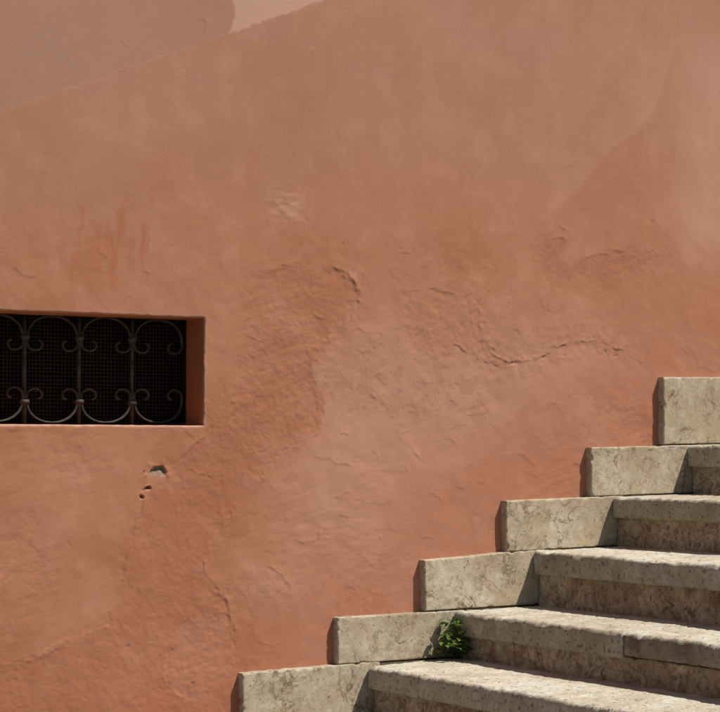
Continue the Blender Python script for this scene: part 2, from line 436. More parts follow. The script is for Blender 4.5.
# many more small nicks, mostly lying with the trowel
rn = random.Random(77)
for i in range(150):
    cu = rn.gauss(400, 170) if i % 3 else rn.uniform(0, 720); cv = rn.gauss(430, 95)
    if not (0 < cu < 720 and 215 < cv < 700): continue
    ln = rn.uniform(5, 20); an = rn.gauss(0.35, 0.55); a = rn.uniform(.0006, .0017)
    p0 = (cu-ln/2*math.cos(an), cv-ln/2*math.sin(an)); p1 = (cu+rn.uniform(-2, 2), cv+rn.uniform(-3, 3)); p2 = (cu+ln/2*math.cos(an), cv+ln/2*math.sin(an))
    ridge([p0, p1, p2], a*rn.uniform(0.3, 1), 1.8, -a*rn.uniform(0.4, 1.2), 7, a*rn.choice((0, 0, .6, 1.0)), 1.0, 0.35, 1.0)
# random little pimples and chips
rp = np.random.RandomState(7)
patchy = smooth(0.0, 0.5, fbm(X*3.3, Z*3.3, seed=64, octv=2))
chip = np.clip(vnoise(X*44+Z*9, Z*44-X*9, seed=63)-0.72, 0, 1); chip = chip*smooth(150, 330, V); H -= 0.010*chip*patchy
pim = np.clip(vnoise(X*36-Z*11, Z*36+X*11, seed=61)-0.66, 0, 1); H += 0.008*pim*patchy*smooth(250, 420, V)
# slanting edge of the repainted lower wall: a thin step of paint and skim
line = [(-60, 134), (0, 112), (120, 71), (238, 30), (335, -4), (420, -34)]
d, s, t = polydist(U + 1.0*vnoise(X*30, Z*30, seed=71), V + 0.8*vnoise(X*26, Z*26, seed=72), line)
above = smooth(-1.2, 1.2, -s*d)*(U < 420)*(U > -250)
H -= 0.00035*above
# flake edge on the right
d2, s2, t2 = polydist(U*0.75+su*0.25, V*0.75+sv*0.25, [(682, 30), (670, 66), (662, 92), (652, 112), (638, 130), (614, 146), (598, 166), (580, 188), (556, 208)])
H += np.where(d2 < 60, smooth(0, .1, t2)*smooth(0, .1, 1-t2)*0.0006*np.tanh(-s2*d2/1.5)*np.exp(-d2/25), 0)
# holes down to the grey render
cem = np.zeros_like(H)
hsu = U + 3.4*fbm(X*48, Z*48, seed=85, octv=3, gain=0.7); hsv = V + 3.4*fbm(X*48+5, Z*48, seed=86, octv=3, gain=0.7)
for (hu, hv, ra, rb, dp, gc) in ((158.5, 474.5, 8.6, 9.0, 0.011, 1.0), (148.0, 490.0, 3.4, 4.2, 0.016, 0.25), (142.0, 498.0, 2.2, 4.0, 0.013, 0.2), (144.5, 473.5, 2.6, 1.6, 0.004, 0.2),):
    qu, qv = (hsu-hu)/ra, (hsv-hv)/rb
    q = np.sqrt(qu**2 + qv**2)
    k = (1-smooth(0.80, 1.05, q))*smooth(0.45, -0.70, qv)               # deep under the upper rim, running out flush below
    H -= dp*k*(0.85+0.25*fbm(X*120, Z*120, seed=81, octv=2))
    cem = np.maximum(cem, gc*(1-smooth(0.85, 1.05, q))*smooth(0.42, -0.05, qv))
    H += 0.0020*np.exp(-((q-1.25)/0.28)**2)*np.clip(vnoise(X*60, Z*60, seed=83)+0.3, 0, 1)*(qv < 0.4)
fa = fbm(X*7, Z*7, seed=151, octv=7, gain=0.68)
zone = smooth(-0.05, 0.20, fbm(X*2.1, Z*2.1, seed=153, octv=3) + 0.16*np.exp(-(((U-430)/190)**2+((V-400)/130)**2)) - 0.04)*smooth(215, 300, V)
skin = smooth(0.10, 0.125, fa)*zone + smooth(0.10, 0.125, -fa-0.06)*zone*0.8
H -= 0.00055*skin
# colour masks: the paint's own tones, with some light painted in
dk = np.clip(mk_dark*(0.45+0.75*fbm(X*9, Z*9, seed=91, octv=4, gain=0.6)), 0, 1)*(0.55+0.35*smooth(330, 450, V))
dk = np.maximum(dk, np.clip(mk_rough*(0.55+0.7*fbm(X*16, Z*16, seed=92, octv=4, gain=0.65)), 0, 0.8)*smooth(345, 262, V)*smooth(740, 560, U))
dk = np.maximum(dk, 0.22*mk_mid)
streak = np.zeros_like(H)
for (u0, v0, v1, wd, am) in ((74, 254, 290, 3, .5), (81, 206, 275, 3, .45), (98, 224, 280, 5, .5), (107, 222, 262, 3, .5), (113, 232, 290, 4, .6), (122, 206, 252, 4, .6), (131, 236, 275, 4, .4),
                             (143, 226, 264, 3, .65), (148, 236, 262, 2, .5), (90, 236, 292, 6, .35), (62, 240, 280, 5, .25), (330, 250, 300, 5, .2), (250, 150, 230, 6, .2)):
    streak = np.maximum(streak, am*np.exp(-((su-u0)/wd)**2)*smooth(v0-8, v0+6, V)*smooth(v1+10, v1-14, V))
red = streak*1.0
low = np.clip(0.7+0.45*fbm(X*4, Z*4, seed=97, octv=4), 0, 1)
# red stain and painted-in warm bounce close over the skirting, up the stair
stair_v = 672 - (U-240)*0.695
nearst = smooth(120, 10, stair_v - V)*(V < stair_v+60)*(U > 120)
red = np.maximum(red, nearst*low*0.55)
red = np.maximum(red, 0.5*np.exp(-(((U-705)/40)**2+((V-345)/34)**2))*low)
red = np.maximum(red, 0.18*mk_dark*smooth(380, 520, V)*low)
pale = np.zeros_like(H)
pale = np.maximum(pale, 0.80*polymask(su, sv, [(233, -60), (234, 8), (231, 33), (340, -6), (420, -34), (420, -60)], 1.2)[0])
pale = np.maximum(pale, 0.60*smooth(655, 715, U)*smooth(300, 210, V)*smooth(20, 80, V)*(0.75+0.35*fbm(X*12, Z*5, seed=99)))
pale = np.maximum(pale, 0.13*mk_oval*(0.8+0.4*fbm(X*25, Z*25, seed=100)))
pale = np.maximum(pale, 0.35*scar*np.clip(0.6+fbm(X*30, Z*30, seed=101), 0, 1))
pale = np.maximum(pale, 0.28*lump)
pale = np.maximum(pale, np.clip(fbm(X*5, Z*5, seed=103, octv=5, gain=0.65)*0.5-0.05, 0, 0.12)*smooth(280, 420, V)*(1-mk_dark)*smooth(200, 330, U))
upper_tone = smooth(330, 20, V)*np.clip(0.85+0.6*fbm(X*3, Z*3, seed=105, octv=3), 0, 1)  # greyer tone coming in towards the top of the wall
grey = above*0.85*(V < 135)
# rounded arris of the window opening
dxw = np.maximum(WX0-X, X-WX1); dzw = np.maximum(WZ0-Z, Z-WZ1)
dw = np.sqrt(np.maximum(dxw, 0)**2+np.maximum(dzw, 0)**2) + 0.0012*vnoise(X*40, Z*40, seed=111)
R_ = 0.0045
arr = np.clip(1-dw/R_, 0, 1)
inwin = (X > WX0-1e-6) & (X < WX1+1e-6) & (Z > WZ0-1e-6) & (Z < WZ1+1e-6)
Y = -H + R_*(1-np.sqrt(np.clip(1-arr**2, 0, 1)))
pale = np.maximum(pale, smooth(0.010, 0.003, dw)*np.where(Z < (WZ0+WZ1)/2, 0.7, 0.35)*np.clip(0.8+0.7*fbm(X*30, Z*30, seed=108, octv=2), 0, 1))  # pale chalky arris with its lit line painted in, strongest low down
# wavering edges of the opening
edge = smooth(0.05, 0.0, np.maximum(np.abs(np.where((Z > WZ0-.05) & (Z < WZ1+.05), np.minimum(abs(X-WX0), abs(X-WX1)), 1)), 0))
wob = 0.0022*fbm(X*0+7, Z*34, seed=121, octv=3)
X2 = X + wob*edge*((Z > WZ0-.03) & (Z < WZ1+.03))
edz = smooth(0.05, 0.0, np.where((X > WX0-.05) & (X < WX1+.05), np.minimum(abs(Z-WZ0), abs(Z-WZ1)), 1))
Z2 = Z + 0.0014*fbm(X*30, Z*0+3, seed=122, octv=3)*edz*((X > WX0-.03) & (X < WX1+.03))

# ---- wall colour with the painted-in light, albedo per point
def lerp(c, m_, col): return c*(1-m_[:, None]) + np.array(col, np.float32)[None]*m_[:, None]
n1 = smooth(-0.35, 0.35, fbm(X*2.4, Z*2.4, seed=141, octv=4, gain=0.6))
n2 = np.clip(0.5+0.9*fbm(X*9, Z*9, seed=143, octv=5, gain=0.62), 0, 1)
paint = np.array((0.300, 0.126, 0.066), np.float32)[None]*(1-n1[:, None]) + np.array((0.326, 0.145, 0.083), np.float32)[None]*n1[:, None]
pink = smooth(250, 400, V)*smooth(230, 340, U)*(1-mk_dark)*np.clip(0.80+0.30*fbm(X*7, Z*7, seed=145, octv=5, gain=0.65), 0, 1)
paint = lerp(paint, 0.9*pink, (0.375, 0.200, 0.139))
paint = lerp(paint, 0.9*upper_tone, (0.328, 0.170, 0.113))
paint = lerp(paint, 0.45*np.clip(n2-0.45, 0, 1)*1.6, (0.400, 0.205, 0.140))
vst = np.clip(fbm(X*26, Z*3.0, seed=147, octv=2)*1.6, 0, 1)
paint = lerp(paint, 0.09*vst, (0.26, 0.11, 0.066))
paint = lerp(paint, np.clip(dk, 0, 1), (0.275, 0.104, 0.059))
paint = lerp(paint, np.clip(red*1.35, 0, 0.8), (0.308, 0.113, 0.060))
paint = lerp(paint, 0.75*grey, (0.302, 0.170, 0.119))
paint = lerp(paint, np.clip(pale, 0, 1), (0.440, 0.262, 0.190))
paint = lerp(paint, 0.17*skin, (0.235, 0.095, 0.056))
paint = lerp(paint, 0.55*crackdirt, (0.13, 0.058, 0.036))
paint = lerp(paint, 0.5*np.clip(chip*patchy*6, 0, 1), (0.17, 0.08, 0.05))
paint = lerp(paint, 0.9*cem, (0.165, 0.130, 0.092))
# the flake edge at the upper right: the coat left of it is a shade paler
fl = np.where(d2 < 90, smooth(0, .08, t2)*smooth(0, .08, 1-t2)*np.exp(-d2/45), 0)
paint = lerp(paint, 0.22*fl*(s2 > 0)*smooth(0, 2.5, d2), (0.400, 0.225, 0.160)); paint = lerp(paint, 0.24*fl*(s2 < 0)*smooth(0, 2.5, d2), (0.30, 0.125, 0.078))
paint = paint*np.array((1.13, 1.11, 1.11), np.float32)
PAINT = np.concatenate([paint, np.ones((len(paint), 1), np.float32)], 1)
idx = np.arange(nx*nz).reshape(nz, nx)
quads = np.stack([idx[:-1, :-1], idx[:-1, 1:], idx[1:, 1:], idx[1:, :-1]], -1).reshape(-1, 4)
ci = np.argmin(abs(xs-WX0)), np.argmin(abs(xs-WX1)); cj = np.argmin(abs(zs-WZ0)), np.argmin(abs(zs-WZ1))
qi = np.tile(np.arange(nx-1), nz-1); qj = np.repeat(np.arange(nz-1), nx-1)
hole = (qi >= ci[0]) & (qi < ci[1]) & (qj >= cj[0]) & (qj < cj[1])
quads = quads[~hole]
one = np.ones_like(H)
wall = thing('house_wall', 'terracotta painted plaster house wall, patched and cracked, rising beside the stone stairs', 'wall', (3.0, 0, 0))
Vw = np.stack([X2, Y, Z2], 1)
# drop unused vertices inside the opening
used = np.zeros(len(Vw), bool); used[quads.ravel()] = True
remap = np.cumsum(used)-1
mesh_np('plaster', Vw[used], remap[quads], M_PLASTER, wall, True,
        {'paint': PAINT[used]})
# reveal: ring of the opening carried back into the wall
ring = list(idx[cj[0], ci[0]:ci[1]]) + list(idx[cj[0]:cj[1], ci[1]]) + list(idx[cj[1], ci[1]:ci[0]:-1]) + list(idx[cj[1]:cj[0]:-1, ci[0]])
ring = np.array(ring); nr = len(ring)
print('RECESS', RECESS, 'window', WX1-WX0, WZ1-WZ0)
depths = [0.0, 0.004, 0.012, 0.03, 0.06, 0.08, RECESS-0.012, RECESS-0.003, RECESS]
RV = []
for k, dpt in enumerate(depths):
    p = Vw[ring].copy(); p[:, 1] = p[:, 1]*(0.6**k) + dpt
    f = 0.5**k
    p[:, 0] = p[:, 0]*f + X[ring]*(1-f); p[:, 2] = p[:, 2]*f + Z[ring]*(1-f)
    n = 0.0012*vnoise(p[:, 0]*30, p[:, 2]*30, p[:, 1]*30, seed=130)*min(1, k/2)
    p[:, 0] += n*np.where(abs(X[ring]-WX1) < 1e-4, 1, 0); p[:, 2] += n*np.where(abs(X[ring]-WX1) < 1e-4, 0, 1)
    RV.append(p)
RV = np.concatenate(RV); rq = []
a = np.arange(nr); b = (a+1) % nr
for k in range(len(depths)-1):
    rq.append(np.stack([a+k*nr, b+k*nr, b+(k+1)*nr, a+(k+1)*nr], 1))
rq = np.concatenate(rq)
rp_ = np.tile(np.array((0.400, 0.145, 0.062, 1.0), np.float32), (len(RV), 1)); rp_[:nr] = PAINT[ring]; rp_[nr:2*nr] = PAINT[ring]
mesh_np('window_reveal', RV, rq[:, ::-1], M_PLASTER, wall, True, {'paint': rp_})
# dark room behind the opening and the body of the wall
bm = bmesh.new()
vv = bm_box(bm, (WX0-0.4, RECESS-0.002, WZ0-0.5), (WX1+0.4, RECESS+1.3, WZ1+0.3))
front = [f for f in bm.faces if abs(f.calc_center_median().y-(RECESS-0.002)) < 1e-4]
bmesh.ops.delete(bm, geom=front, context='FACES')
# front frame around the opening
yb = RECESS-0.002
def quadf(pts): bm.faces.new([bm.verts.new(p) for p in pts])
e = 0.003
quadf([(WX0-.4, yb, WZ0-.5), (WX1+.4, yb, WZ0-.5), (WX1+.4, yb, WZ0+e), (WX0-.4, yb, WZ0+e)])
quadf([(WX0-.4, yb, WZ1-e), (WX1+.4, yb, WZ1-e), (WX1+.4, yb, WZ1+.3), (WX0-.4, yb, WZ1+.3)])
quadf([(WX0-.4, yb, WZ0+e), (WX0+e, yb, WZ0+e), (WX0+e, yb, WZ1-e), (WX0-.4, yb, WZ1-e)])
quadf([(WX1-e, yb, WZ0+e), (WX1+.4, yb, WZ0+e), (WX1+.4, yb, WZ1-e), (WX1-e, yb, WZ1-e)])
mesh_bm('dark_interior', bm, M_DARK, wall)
bm = bmesh.new()
bm_box(bm, (-5.0, 0.02, 0.0), (11.0, 1.9, 5.6))
ff = [f for f in bm.faces if f.calc_center_median().y < 0.03]
bmesh.ops.delete(bm, geom=ff, context='FACES')
mesh_bm('wall_body', bm, M_CORE, wall)

# ------------------------------------------------------------------ wire screen
YS = RECESS+0.045
screen = thing('window_screen', 'dark rusty square wire mesh screen behind the iron scroll grille', 'screen', ((WX0+WX1)/2, YS, WZ0))
bm = bmesh.new()
fw = 0.0
for a_, b_ in (((WX0-.040, YS-.006, WZ0-.040), (WX0-.012, YS+.009, WZ1+.040)), ((WX1+.012, YS-.006, WZ0-.040), (WX1+.040, YS+.009, WZ1+.040)),
               ((WX0-.012, YS-.0055, WZ0-.040), (WX1+.012, YS+.0085, WZ0-.012)), ((WX0-.012, YS-.0055, WZ1+.012), (WX1+.012, YS+.0085, WZ1+.040))):
    bm_box(bm, a_, b_)
mesh_bm('screen_frame', bm, M_WIRE, screen)
bm = bmesh.new()
pw = 0.0112; r = 0.0012
rr = random.Random(3)
x = WX0-0.014
while x < WX1+0.014:
    j = rr.uniform(-.0008, .0008); bm_box(bm, (x-r+j, YS-.001, WZ0-.014), (x+r+j, YS+.001, WZ1+.014)); x += pw
z = WZ0-0.014
while z < WZ1+0.014:
    j = rr.uniform(-.0008, .0008); bm_box(bm, (WX0-.014, YS-.0028, z-r+j), (WX1+.014, YS-.0012, z+r+j)); z += pw
o = mesh_bm('wire_mesh', bm, M_WIRE, screen); o['kind'] = 'stuff'

# ------------------------------------------------------------------ scroll grille
YG = RECESS+0.010
grille = thing('window_grille', 'wrought iron grille of upright bars and scrolls set in the window recess', 'grille', ((WX0+WX1)/2, YG, WZ0))
def sweep(path, wy, th, closed=False):
    """flat iron strip along a path in the x-z plane, wy deep (y), th thick"""
    bm = bmesh.new(); n = len(path); rings = []
    for i, (px, pz) in enumerate(path):
        a_ = path[max(i-1, 0)]; b_ = path[min(i+1, n-1)]
        tx, tz = b_[0]-a_[0], b_[1]-a_[1]; L = math.hypot(tx, tz); nx_, nz_ = -tz/L, tx/L
        h = th/2; q = wy/2; c = 0.7
        prof = [(h, -q*c), (h*c, -q), (-h*c, -q), (-h, -q*c), (-h, q*c), (-h*c, q), (h*c, q), (h, q*c)]
        rings.append([bm.verts.new((px+nx_*s_, y_, pz+nz_*s_)) for s_, y_ in prof])
    for i in range(n-1):
        for k in range(8):
            bm.faces.new((rings[i][k], rings[i][(k+1) % 8], rings[i+1][(k+1) % 8], rings[i+1][k]))
    bm.faces.new(rings[0]); bm.faces.new(rings[-1][::-1])
    bmesh.ops.recalc_face_normals(bm, faces=bm.faces)
    return bm
zl = hit(79, 402.0, YG)[2]; zu = hit(79, 338.0, YG)[2]          # collars
zb_ = hit(105, 422.5, YG)[2]                                    # bottom of the U
zt_ = hit(105, 317.5, YG)[2]
hp = PITCH_BAR/2
def scroll_path(drop):
    """C-scroll between two bars: curl, collar, wide U, collar, curl. Origin at the unit's centre, collar height"""
    half = []
    k0 = hp-0.0075                                              # where it touches the bar
    # U from centre bottom to the collar
    for i in range(0, 13):
        t = i/12*math.pi/2
        half.append((k0*math.sin(t)**0.92, -drop*math.cos(t)**0.95 if t < math.pi/2-1e-6 else 0.0))
    # curl above the collar, bending back inwards in a closing spiral
    cx, cz = k0-0.0265, 0.0185
    for i in range(1, 19):
        t = -0.62 + i/18*5.1
        rr_ = 0.0315*(1-0.64*(i/18)**0.9)
        half.append((cx+rr_*math.cos(t)-0.003*(i/18), cz+rr_*math.sin(t)*0.86))
    left = [(-a_, b_) for a_, b_ in half][::-1]
    return left[:-1] + half
units = 6
first = None
bars = [BAR0 - i*PITCH_BAR for i in range(0, 7)]
me_lo = sweep(scroll_path(zl-zb_), 0.013, 0.0062)
me_hi_path = [(a_, -b_) for a_, b_ in scroll_path(zt_-zu)]
me_hi = sweep(me_hi_path, 0.013, 0.0062)
def to_mesh(bm, nm, mat):
    me = bpy.data.meshes.new(nm); bm.normal_update(); bm.to_mesh(me); bm.free(); me.materials.append(mat)
    for p in me.polygons: p.use_smooth = True
    return me
me_lo = to_mesh(me_lo, 'scroll', M_IRON); me_hi = to_mesh(me_hi, 'scroll', M_IRON)
bm = bmesh.new()
hgt = WZ1-WZ0+0.10
bmesh.ops.create_cone(bm, cap_ends=True, segments=12, radius1=0.0062, radius2=0.0062, depth=hgt)
me_bar = to_mesh(bm, 'bar', M_IRON)
bm = bmesh.new(); bm_box(bm, (-0.0135, -0.0095, -0.0075), (0.0135, 0.0095, 0.0075))
bmesh.ops.bevel(bm, geom=bm.edges[:], offset=0.002, segments=2, affect='EDGES')
me_col = to_mesh(bm, 'collar', M_IRON)
def inst(name, me, loc, parent, rot=(0, 0, 0)):
    o = bpy.data.objects.new(name, me); COL.objects.link(o); o.location = loc; o.rotation_euler = rot
    attach(o, parent); return o
rr = random.Random(9)
for i, bx in enumerate(bars):
    if bx < WX0+0.01: continue
    inst('bar', me_bar, (bx, YG, (WZ0+WZ1)/2), grille, (0, rr.uniform(-.006, .006), 0))
    inst('collar', me_col, (bx, YG, zl+rr.uniform(-.002, .002)), grille, (0, rr.uniform(-.06, .06), 0))
    inst('collar', me_col, (bx, YG, zu+rr.uniform(-.002, .002)), grille, (0, rr.uniform(-.06, .06), 0))
for i in range(7):
    cxu = BAR0 + (0.5-i)*PITCH_BAR
    if cxu-hp < WX0: continue
    inst('scroll', me_lo, (cxu, YG, zl+rr.uniform(-.0015, .0015)), grille, (0, rr.uniform(-.015, .015), 0))
    inst('scroll', me_hi, (cxu, YG, zu+rr.uniform(-.0015, .0015)), grille, (0, rr.uniform(-.015, .015), 0))

# ------------------------------------------------------------------ stone stairs
TS = 0.031                                    # skirting slabs stand this far proud of the plaster
nos_px = [(366.5, 665.5), (453.0, 611.5), (532.5, 551.0), (611.5, 497.0), (686.5, 445.2)]
NOS = {k+1: hit(u, v, -TS) for k, (u, v) in enumerate(nos_px)}
TD = (NOS[5][0]-NOS[1][0])/4; RH = (NOS[5][2]-NOS[1][2])/4
for k in range(6, 10): NOS[k] = NOS[5] + np.array([TD, 0, RH])*(k-5)
k = 0
while NOS[k+1][2]-RH > 0.05:
    NOS[k] = NOS[k+1] - np.array([TD, 0, RH]); k -= 1
KMIN, KMAX = k+1, 9
NOS[KMIN-1] = np.array([NOS[KMIN][0]-TD, 0, 0.0])
stairs = thing('stone_staircase', 'worn cream limestone stairs climbing to the right along the terracotta wall', 'stairs', (NOS[KMIN][0], -1.1, 0))
WIDTH = 2.3
TH = 0.072                                    # tread slab
OVER = 0.020                                  # nosing overhang
SLOPE = 0.020

def slab_sweep(name, prof, y0, y1, mat, parent, seed, amp, dense=True, gap=0.0012, chips=0.0, grime_shade=None):
    """prof: closed outline (x,z) with outward order; swept along -y from y0 to y1, weathered"""
    prof = np.array(prof); n = len(prof)
    L = abs(y1-y0)
    stepd = 0.0055 if dense else 0.03
    ys = [0.0]; s = stepd
    while ys[-1] < L:
        if dense and y0-ys[-1] < -1.35: s = min(s*1.15, 0.05)
        ys.append(ys[-1]+s)
    ys = np.array(ys)*L/ys[-1]
    cx, cz = prof.mean(0)
    inset = [(0.0, 0.012), (0.0025, 0.004)]
    rows = []; ins = []
    rows.append(gap); ins.append(0.006); rows.append(gap+0.002); ins.append(0.002)
    for y in ys[1:-1]:
        if gap+0.005 < y < L-gap-0.005: rows.append(y); ins.append(0.0)
    rows += [L-gap-0.002, L-gap]; ins += [0.002, 0.006]
    rows = np.array(rows); ins = np.array(ins)
    # outward normals of the outline
    nxt = np.roll(prof, -1, 0); prv = np.roll(prof, 1, 0); tg = nxt-prv
    nr_ = np.stack([tg[:, 1], -tg[:, 0]], 1); nr_ /= np.linalg.norm(nr_, axis=1, keepdims=True)+1e-9
    if ((prof-[cx, cz])*nr_).sum() < 0: nr_ = -nr_
    PX = np.repeat(prof[None, :, 0], len(rows), 0); PZ = np.repeat(prof[None, :, 1], len(rows), 0); PY = np.repeat((y0-rows)[:, None], n, 1)
    NX = nr_[None, :, 0]; NZ = nr_[None, :, 1]
    sh = (PX.shape)
    x, y, z = PX.ravel(), PY.ravel(), PZ.ravel()
    d = amp*(1.15*fbm(x*50, y*50, z*50, seed=seed, octv=4, gain=0.7) + 1.0*fbm(x*9, y*9, z*9, seed=seed+5, octv=2))
    d = d - amp*2.2*np.clip(vnoise(x*75, y*75, z*75, seed=seed+41)-0.30, 0, 1)
    d = d.reshape(sh)
    if chips:
        # the front top arris is worn and nicked
        ax, az = prof[:, 0].min(), prof[:, 1].max()
        near = np.exp(-(((PX-ax)/0.022)**2+((PZ-az)/0.022)**2))
        c1 = np.clip(fbm(y*11, y*0+seed, None, seed=seed+9, octv=4, gain=0.65), -0.3, 1).reshape(sh)
        c2 = np.clip(vnoise(x*50, y*38, z*50, seed=seed+14)-0.25, 0, 1).reshape(sh)
        d = d - near*(chips*c1 + chips*1.3*c2)
        # foot-worn hollows
        d = d - 0.004*np.clip(fbm(x*3, y*2.2, seed=seed+20, octv=2), 0, 1).reshape(sh)*(NZ > 0.7)
    d = d - ins[:, None]*np.where(NX < -0.3, 0.9, 0.12)
    PX = PX+NX*d; PZ = PZ+NZ*d
    V_ = np.stack([PX, PY, PZ], -1).reshape(-1, 3)
    nrw = len(rows)
    a = np.arange(n); b = (a+1) % n; q = []
    base = np.arange(nrw-1)[:, None]*n
    q = np.stack([base+a, base+b, base+n+b, base+n+a], -1).reshape(-1, 4)
    # end caps as fans of quads about a centre vertex
    c0 = len(V_); V_ = np.concatenate([V_, [[cx, y0-rows[0]-0.0, cz], [cx, y0-rows[-1], cz]]])
    caps = []
    for i in range(0, n-1, 2):
        caps.append([c0, (i+2) % n, i+1, i]); e_ = (nrw-1)*n
        caps.append([c0+1, e_+i, e_+i+1, e_+(i+2) % n])
    if n % 2:
        pass
    q = np.concatenate([q, np.array(caps)])
    # orientation: make faces point outwards
    f = q[0]; nn = np.cross(V_[f[1]]-V_[f[0]], V_[f[3]]-V_[f[0]])
    if nn[0]*NX[0, 0]+nn[2]*NZ[0, 0] < 0: q = q[:, ::-1]
    att = None
    if grime_shade is not None:  # darkens the tread front: dirt, and shade put into the colour
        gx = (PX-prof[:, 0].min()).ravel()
        gm = smooth(0.012, 0.002, gx + 0.006*fbm(y*30, z*30, seed=seed+31, octv=3))*grime_shade*np.clip(0.75+0.6*fbm(y*7, z*7, seed=seed+33, octv=3), 0, 1.2)
        gm = np.concatenate([gm, [grime_shade, grime_shade]]); att = {'grime_shade': np.stack([gm, gm, gm, np.ones_like(gm)], 1)}
    return mesh_np(name, V_, q, mat, parent, True, att)

def tread_profile(xf, xb, zt, th, slope, fine):
    """outline of a tread: back top -> round nosing -> front -> underside -> back (even count)"""
    pts = []
    R1, R2 = 0.016, 0.010
    nt_ = int((xb-xf)/fine)
    for i in range(nt_):
        x = xb-(xb-xf-R1)*i/nt_; pts.append((x, zt+slope*(x-xf)))
    for i in range(5):
        t = i/4*math.pi/2; pts.append((xf+R1-R1*math.sin(t), zt-R1+R1*math.cos(t)))
    nf = max(3, int((th-R1-R2)/fine))
    for i in range(1, nf): pts.append((xf, zt-R1-(th-R1-R2)*i/nf))
    for i in range(4):
        t = i/3*math.pi/2; pts.append((xf+R2-R2*math.cos(t), zt-th+R2-R2*math.sin(t)))
    pts += [(xf+0.03, zt-th), (xf+0.06, zt-th), ((xf+xb)/2, zt-th), (xb, zt-th), (xb, zt-th*0.5)]
    if len(pts) % 2: pts.insert(-1, ((xf+3*xb)/4, zt-th))
    return pts

joint2 = None
# joint between the two slabs of the second tread: follow its nosing out to pixel 622
lo, hi = 0.0, 2.0
for _ in range(40):
    md = (lo+hi)/2
    if project(NOS[2]+np.array([0, -md, -0.02]))[0] < 622: lo = md
    else: hi = md
J2 = NOS[2][1]-lo
rs = random.Random(12)
for k in range(KMIN, KMAX+1):
    N = NOS[k]; Nn = NOS.get(k+1, N+np.array([TD, 0, RH])); Np = NOS[k-1]
    dense = 0 <= k <= 6
    fine = 0.0055 if dense else 0.02
    xb = Nn[0]+OVER+0.02 if k < KMAX else N[0]+TD+0.02
    xf = N[0]
    cuts = {2: [J2], 1: [-1.55], 3: [-1.30], 4: [-1.05], 5: [-1.40]}.get(k, [-1.0-rs.uniform(0, .4)])
    ends = [-TS-0.0005] + cuts + [-WIDTH]
    for i in range(len(ends)-1):
        # the second slab of the cracked tread has settled a few millimetres
        dz = -0.0012*i; dx = 0.004*i if k != 2 else 0.003*i
        t = TH + (-0.008 if (k == 2 and i == 1) else rs.uniform(-.004, .004))
        o = slab_sweep('tread', tread_profile(xf+dx, xb, N[2]+dz, t, SLOPE, fine), ends[i], ends[i+1], M_TREAD, stairs, 200+k*17+i*5, 0.0019, dense, chips=0.008, gap=0.0036 if k == 2 else 0.0012, grime_shade=1.15 if (k == 2 and i == 1) else {1: .40, 2: .45, 3: .50, 4: .28, 5: .25}.get(k, .4))
        if k == 2 and i == 1: o['label'] = 'grimed tread slab beyond the open joint, front darkened with painted shade'
    # riser under this tread
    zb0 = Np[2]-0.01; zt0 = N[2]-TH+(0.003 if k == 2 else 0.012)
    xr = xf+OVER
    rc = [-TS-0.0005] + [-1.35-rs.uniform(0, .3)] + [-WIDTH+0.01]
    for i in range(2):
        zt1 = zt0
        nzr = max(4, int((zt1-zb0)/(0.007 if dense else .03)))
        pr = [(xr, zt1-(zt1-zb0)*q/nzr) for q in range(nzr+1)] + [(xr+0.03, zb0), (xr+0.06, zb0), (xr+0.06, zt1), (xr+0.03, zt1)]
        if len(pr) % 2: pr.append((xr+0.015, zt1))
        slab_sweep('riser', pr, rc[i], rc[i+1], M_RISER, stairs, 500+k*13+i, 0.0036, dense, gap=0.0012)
# pale pointing rubbed into the top of the open joint of the second tread
bm = bmesh.new(); N = NOS[2]
jv = bm_box(bm, (N[0]+0.045, J2-0.005, N[2]-0.05), (NOS[3][0]+OVER, J2+0.005, N[2]))
for v in jv:
    if v.co.z > N[2]-0.02: v.co.z = N[2]-0.0035+SLOPE*(v.co.x-N[0])
mesh_bm('joint_pointing', bm, M_TREAD, stairs)
bm = bmesh.new()
bm_box(bm, (N[0]+0.007, J2-0.006, N[2]-TH+0.004), (N[0]+0.045, J2+0.006, N[2]-0.009))  # dark plug added to deepen the shade inside the open joint
mesh_bm('dark_joint_fill', bm, M_CORE, stairs)
# rubble core under the slabs, one stepped solid
bm = bmesh.new()
prof = []
for k in range(KMIN, KMAX+1):
    xk = NOS[k][0]+OVER+0.05
    prof += [(xk, (NOS[k-1][2]-TH-0.006) if k > KMIN else 0.0), (xk, NOS[k][2]-TH-0.006)]
xe = NOS[KMAX][0]+TD+0.02
prof += [(xe, NOS[KMAX][2]-TH-0.006), (xe, 0.0)]
fr = [bm.verts.new((x, 0.0 - 0.0, z)) for x, z in prof]; bk = [bm.verts.new((x, -WIDTH+0.02, z)) for x, z in prof]
bm.faces.new(fr); bm.faces.new(bk[::-1])
for i in range(len(prof)):
    j = (i+1) % len(prof); bm.faces.new((fr[i], bk[i], bk[j], fr[j]))
bmesh.ops.recalc_face_normals(bm, faces=bm.faces)
mesh_bm('stair_core', bm, M_CORE, stairs)

